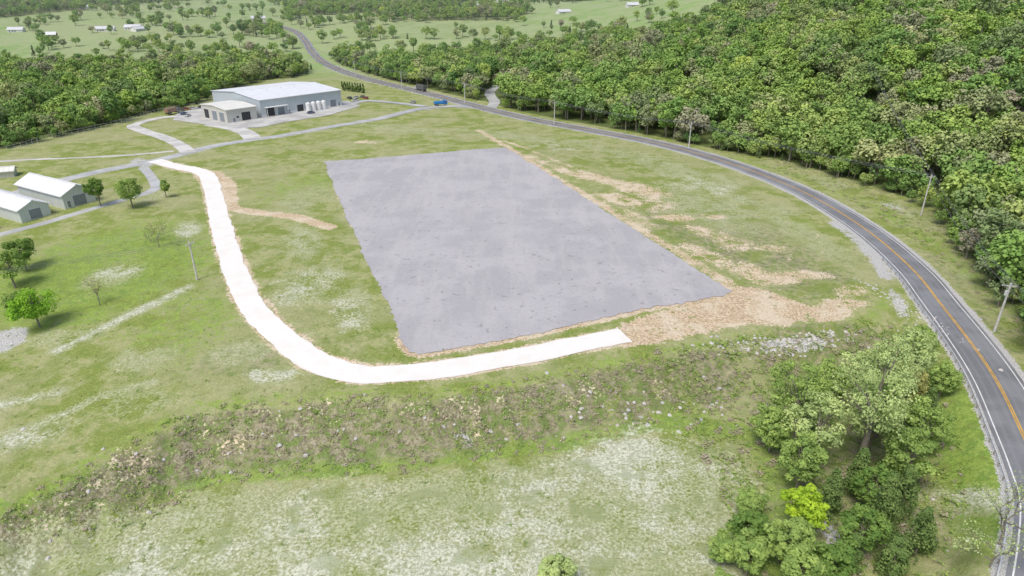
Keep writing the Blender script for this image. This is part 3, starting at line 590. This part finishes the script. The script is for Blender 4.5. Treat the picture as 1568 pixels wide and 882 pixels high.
for i in range(4):
    x_,y_=27+i*3.4,-3.6
    a=np.array([-136,362])+np.array([.66,.75])*x_+np.array([-.75,.66])*y_
    prs=[cyl((0,0,-1),(0,0,.25),1.6,1.6,20,1),cyl((0,0,.25),(0,0,4.4),1.35,1.35,20,0),cyl((0,0,4.4),(0,0,4.9),1.35,.4,20,0),cyl((0,0,4.9),(0,0,5.1),.4,.3,12,0),box(1.3,-.2,.3,1.45,.2,4.5,1)]
    bm_obj('storage_tank',prs,[M_trim,M_gal],None,(a[0],a[1],float(height([a[0]],[a[1]])[0])+.1),rz)
rs=math.atan2(.5,-.86)
building('storage_shed',-139,211,rs,28,10,4.2,6.6,M_shw,M_roof,[('x0',3,7,.1,3.4,1),('x0',8,9,.1,2.1,1)])
building('storage_shed',-146,198.2,rs,38,8.6,3.6,5.6,M_shw,M_roof,[('x0',2.6,6,.1,3,1)])
building('storage_shed',-156,186,rs,30,7,3,4.6,M_shw,M_roof,[('x0',2,5,.1,2.6,1)])
building('small_shed',-196,240,.4,8,5,2.8,3.8,M_wall2,M_roof2,[('x0',1.5,3.5,.1,2.2,1)])
M_br2=simple('brick_wall',(.32,.2,.15),.9);M_shg=simple('shingle_roof',(.66,.67,.70),.8)
for x,y,L,W,r,wl in [(-490,825,20,9,.3,0),(-465,842,18,10,.1,0),(-442,825,14,9,1.2,0),(-590,820,16,9,.2,0),(-66,1050,22,12,.4,0),(-640,800,12,8,.7,1),(-60,1080,14,9,1,0),(-520,780,10,7,.3,1),(-250,1200,24,12,.2,0),(150,1250,26,12,.5,0),(-700,1150,24,12,.8,0),(420,1500,30,14,.2,0),(330,1460,24,14,1,0),(-30,1400,24,12,0,0),(-350,950,18,9,.5,0),(60,900,18,9,.5,0),(140,860,14,9,.2,0),(-180,980,16,9,.9,1)]:
    building('farm_house',x,y,r,L,W,3.2,5.8,M_br2 if wl else M_trim,M_shg if not wl else M_roof,[('y0',2,3.1,.1,2.2,1),('y0',5,6.4,1,2.2,3),('y0',7.6,9,1,2.2,3)])
for i in range(9):
    t=i/8;x=-117+17*t;y=468-13*t
    me=tree_mesh('evergreen_mesh',400+i,6.2,1.5,.1,22,50,.28,[ML['jun'],M_bark],'cone',limbs=0);obj('evergreen_shrub',me,None,(x,y,float(height([x],[y])[0])))
# ------------------------------------------------------------------ chain link fence
c=catmull([(-250,262),(-222,282),(-216,309),(-208,330),(-203,350),(-200,378),(-188,398)],3.0);z=height(c[:,0],c[:,1]);pr=[]
for (x,y),q in zip(c,z): pr.append(cyl((x,y,q-.3),(x,y,q+2.2),.05,.05,6))
for hh in (.15,1.1,2.15):
    v,f=tube(np.c_[c,z+hh],[.03]*len(c),4);pr.append((v,[tuple(k) for k in f],0))
bm_obj('chain_link_fence',pr,[M_gal])
# ------------------------------------------------------------------ vehicles
def paint(nm,c): return simple(nm,c,.3,.1,.05,1,.5)
M_tyre=simple('tyre',(.03,.03,.03),.9);M_lamp=simple('lamp_lens',(.6,.55,.5),.3)
def prof_ext(P,w,m,inset=0):
    n=len(P);V=[(x,-w/2,z) for x,z in P]+[(x,w/2,z) for x,z in P];Fs=[tuple(range(n)),tuple(range(2*n-1,n-1,-1))]+[((i+1)%n,i,i+n,(i+1)%n+n) for i in range(n)];return (V,Fs,m)
def wheels(xs,w,r):
    o=[]
    for x in xs:
        for s_ in (-1,1): o.append(cyl((x,s_*(w/2-.22),r),(x,s_*(w/2+.02),r),r,r,14,0));o.append(cyl((x,s_*(w/2+.02),r),(x,s_*(w/2+.03),r),r*.5,r*.5,10,1))
    return o
def car(nm,x,y,rz,col):
    e=bpy.data.objects.new(nm,None);COL.objects.link(e);e.location=(x,y,float(height([x],[y])[0])+.2);e.rotation_euler=(0,0,rz);pm=paint('car_paint',col)
    o=bm_obj('body',[prof_ext([(-2.2,.35),(2.2,.35),(2.25,.6),(2.1,.85),(1.1,.98),(-1.7,1.0),(-2.2,.9)],1.8,0)],[pm],e);b=o.modifiers.new('b','BEVEL');b.width=.07;b.segments=2
    bm_obj('windows',[prof_ext([(1.05,.97),(.35,1.42),(-1.2,1.42),(-1.9,.98)],1.56,0)],[M_glass],e)
    bm_obj('roof',[box(-1.15,-.74,1.4,.3,.74,1.47)],[pm],e)
    bm_obj('wheels',wheels((-1.4,1.4),1.7,.34),[M_tyre,M_gal],e);bm_obj('lamps',[box(2.2,-.8,.62,2.27,-.45,.76),box(2.2,.45,.62,2.27,.8,.76)],[M_lamp],e)
for x,y,r,c in [(-103,427,2.3,(.06,.06,.07)),(-99.5,430,2.3,(.5,.5,.52)),(-96,433,2.3,(.12,.12,.14)),(-93,428,2.3,(.35,.05,.04)),(-97,417,.8,(.7,.7,.7)),(-112,372,.8,(.1,.12,.2)),(-190,383,.5,(.1,.1,.1)),(-185,389,.6,(.6,.6,.6)),(-188,386.5,.6,(.3,.06,.04)),(-182,393,.7,(.12,.13,.15)),(-179,397,.7,(.5,.5,.5)),(-183,372,1.4,(.07,.1,.2)),(-178,366,1.5,(.6,.6,.6))]: car('parked_car',x,y,r,c)
car('car',-61,413,2.5,(.4,.42,.42))
def truck(nm,x,y,rz,cc,bc,L,box_h):
    e=bpy.data.objects.new(nm,None);COL.objects.link(e);e.location=(x,y,float(height([x],[y])[0])+.35);e.rotation_euler=(0,0,rz)
    bm_obj('cab',[prof_ext([(L/2-2.3,.6),(L/2,.6),(L/2+.05,1.5),(L/2-.35,2.7),(L/2-2.3,2.8)],2.4,0)],[paint('cab_paint',cc)],e)
    bm_obj('windscreen',[prof_ext([(L/2+.03,1.6),(L/2+.06,1.6),(L/2-.28,2.6),(L/2-.32,2.6)],2.1,0),box(L/2-1.6,-1.22,1.6,L/2-.5,1.22,2.4)],[M_glass],e)
    bm_obj('cargo_body',[box(-L/2,-1.25,1.1,L/2-2.6,1.25,box_h),box(-L/2+.1,-.5,.7,L/2-2.2,.5,1.09,1)],[paint('cargo_paint',bc),M_dk],e)
    bm_obj('wheels',wheels((-L/2+1,-L/2+2.2,L/2-1.2),2.4,.5),[M_tyre,M_gal],e)
truck('flatbed_truck',-43,404,.4,(.03,.20,.55),(.04,.25,.6),8,2.4);truck('semi_truck',-63,466,math.atan2(70,-51),(.7,.7,.7),(.12,.13,.14),13,3.9)
truck('box_truck',-190,374,1.2,(.3,.3,.3),(.35,.22,.16),9,3.2)
# ------------------------------------------------------------------ thin valley haze
n=NT('valley_haze');vs=n.n('ShaderNodeVolumeScatter');vs.inputs['Color'].default_value=(.92,.95,1,1);vs.inputs['Density'].default_value=.0002;vs.inputs['Anisotropy'].default_value=.2;n.l(vs.outputs[0],n.out.inputs['Volume'])
bm_obj('valley_haze',[box(-6000,430,-60,6000,7000,230)],[n.m])
# ------------------------------------------------------------------ light, sky, camera
w=bpy.data.worlds.new('World');SC.world=w;w.use_nodes=True;nt=w.node_tree;bg=nt.nodes['Background'];sk=nt.nodes.new('ShaderNodeTexSky');sk.sky_type='NISHITA';sk.sun_disc=False
EL,AZ=math.radians(60),math.radians(215)
sk.sun_elevation=EL;sk.sun_rotation=AZ;sk.dust_density=3.0;sk.ozone_density=.6;sk.air_density=.9
nt.links.new(sk.outputs[0],bg.inputs[0]);bg.inputs[1].default_value=.15
sl=bpy.data.lights.new('sun','SUN');sl.energy=2.2;sl.angle=math.radians(25);sl.color=(1,.965,.91);so=obj('sun',sl)
d=Vector((math.sin(AZ)*math.cos(EL),math.cos(AZ)*math.cos(EL),math.sin(EL)));so.rotation_euler=(-d).to_track_quat('-Z','Y').to_euler();so.location=(0,0,300)
cd=bpy.data.cameras.new('camera');cam=obj('camera',cd);cam.location=(0,0,65);cam.rotation_euler=(math.radians(65.3),0,0);cd.sensor_width=36;cd.lens=23.0;cd.clip_end=30000;cd.clip_start=.5
SC.camera=cam
SC.view_settings.view_transform='Standard';SC.view_settings.look='None';SC.view_settings.exposure=0
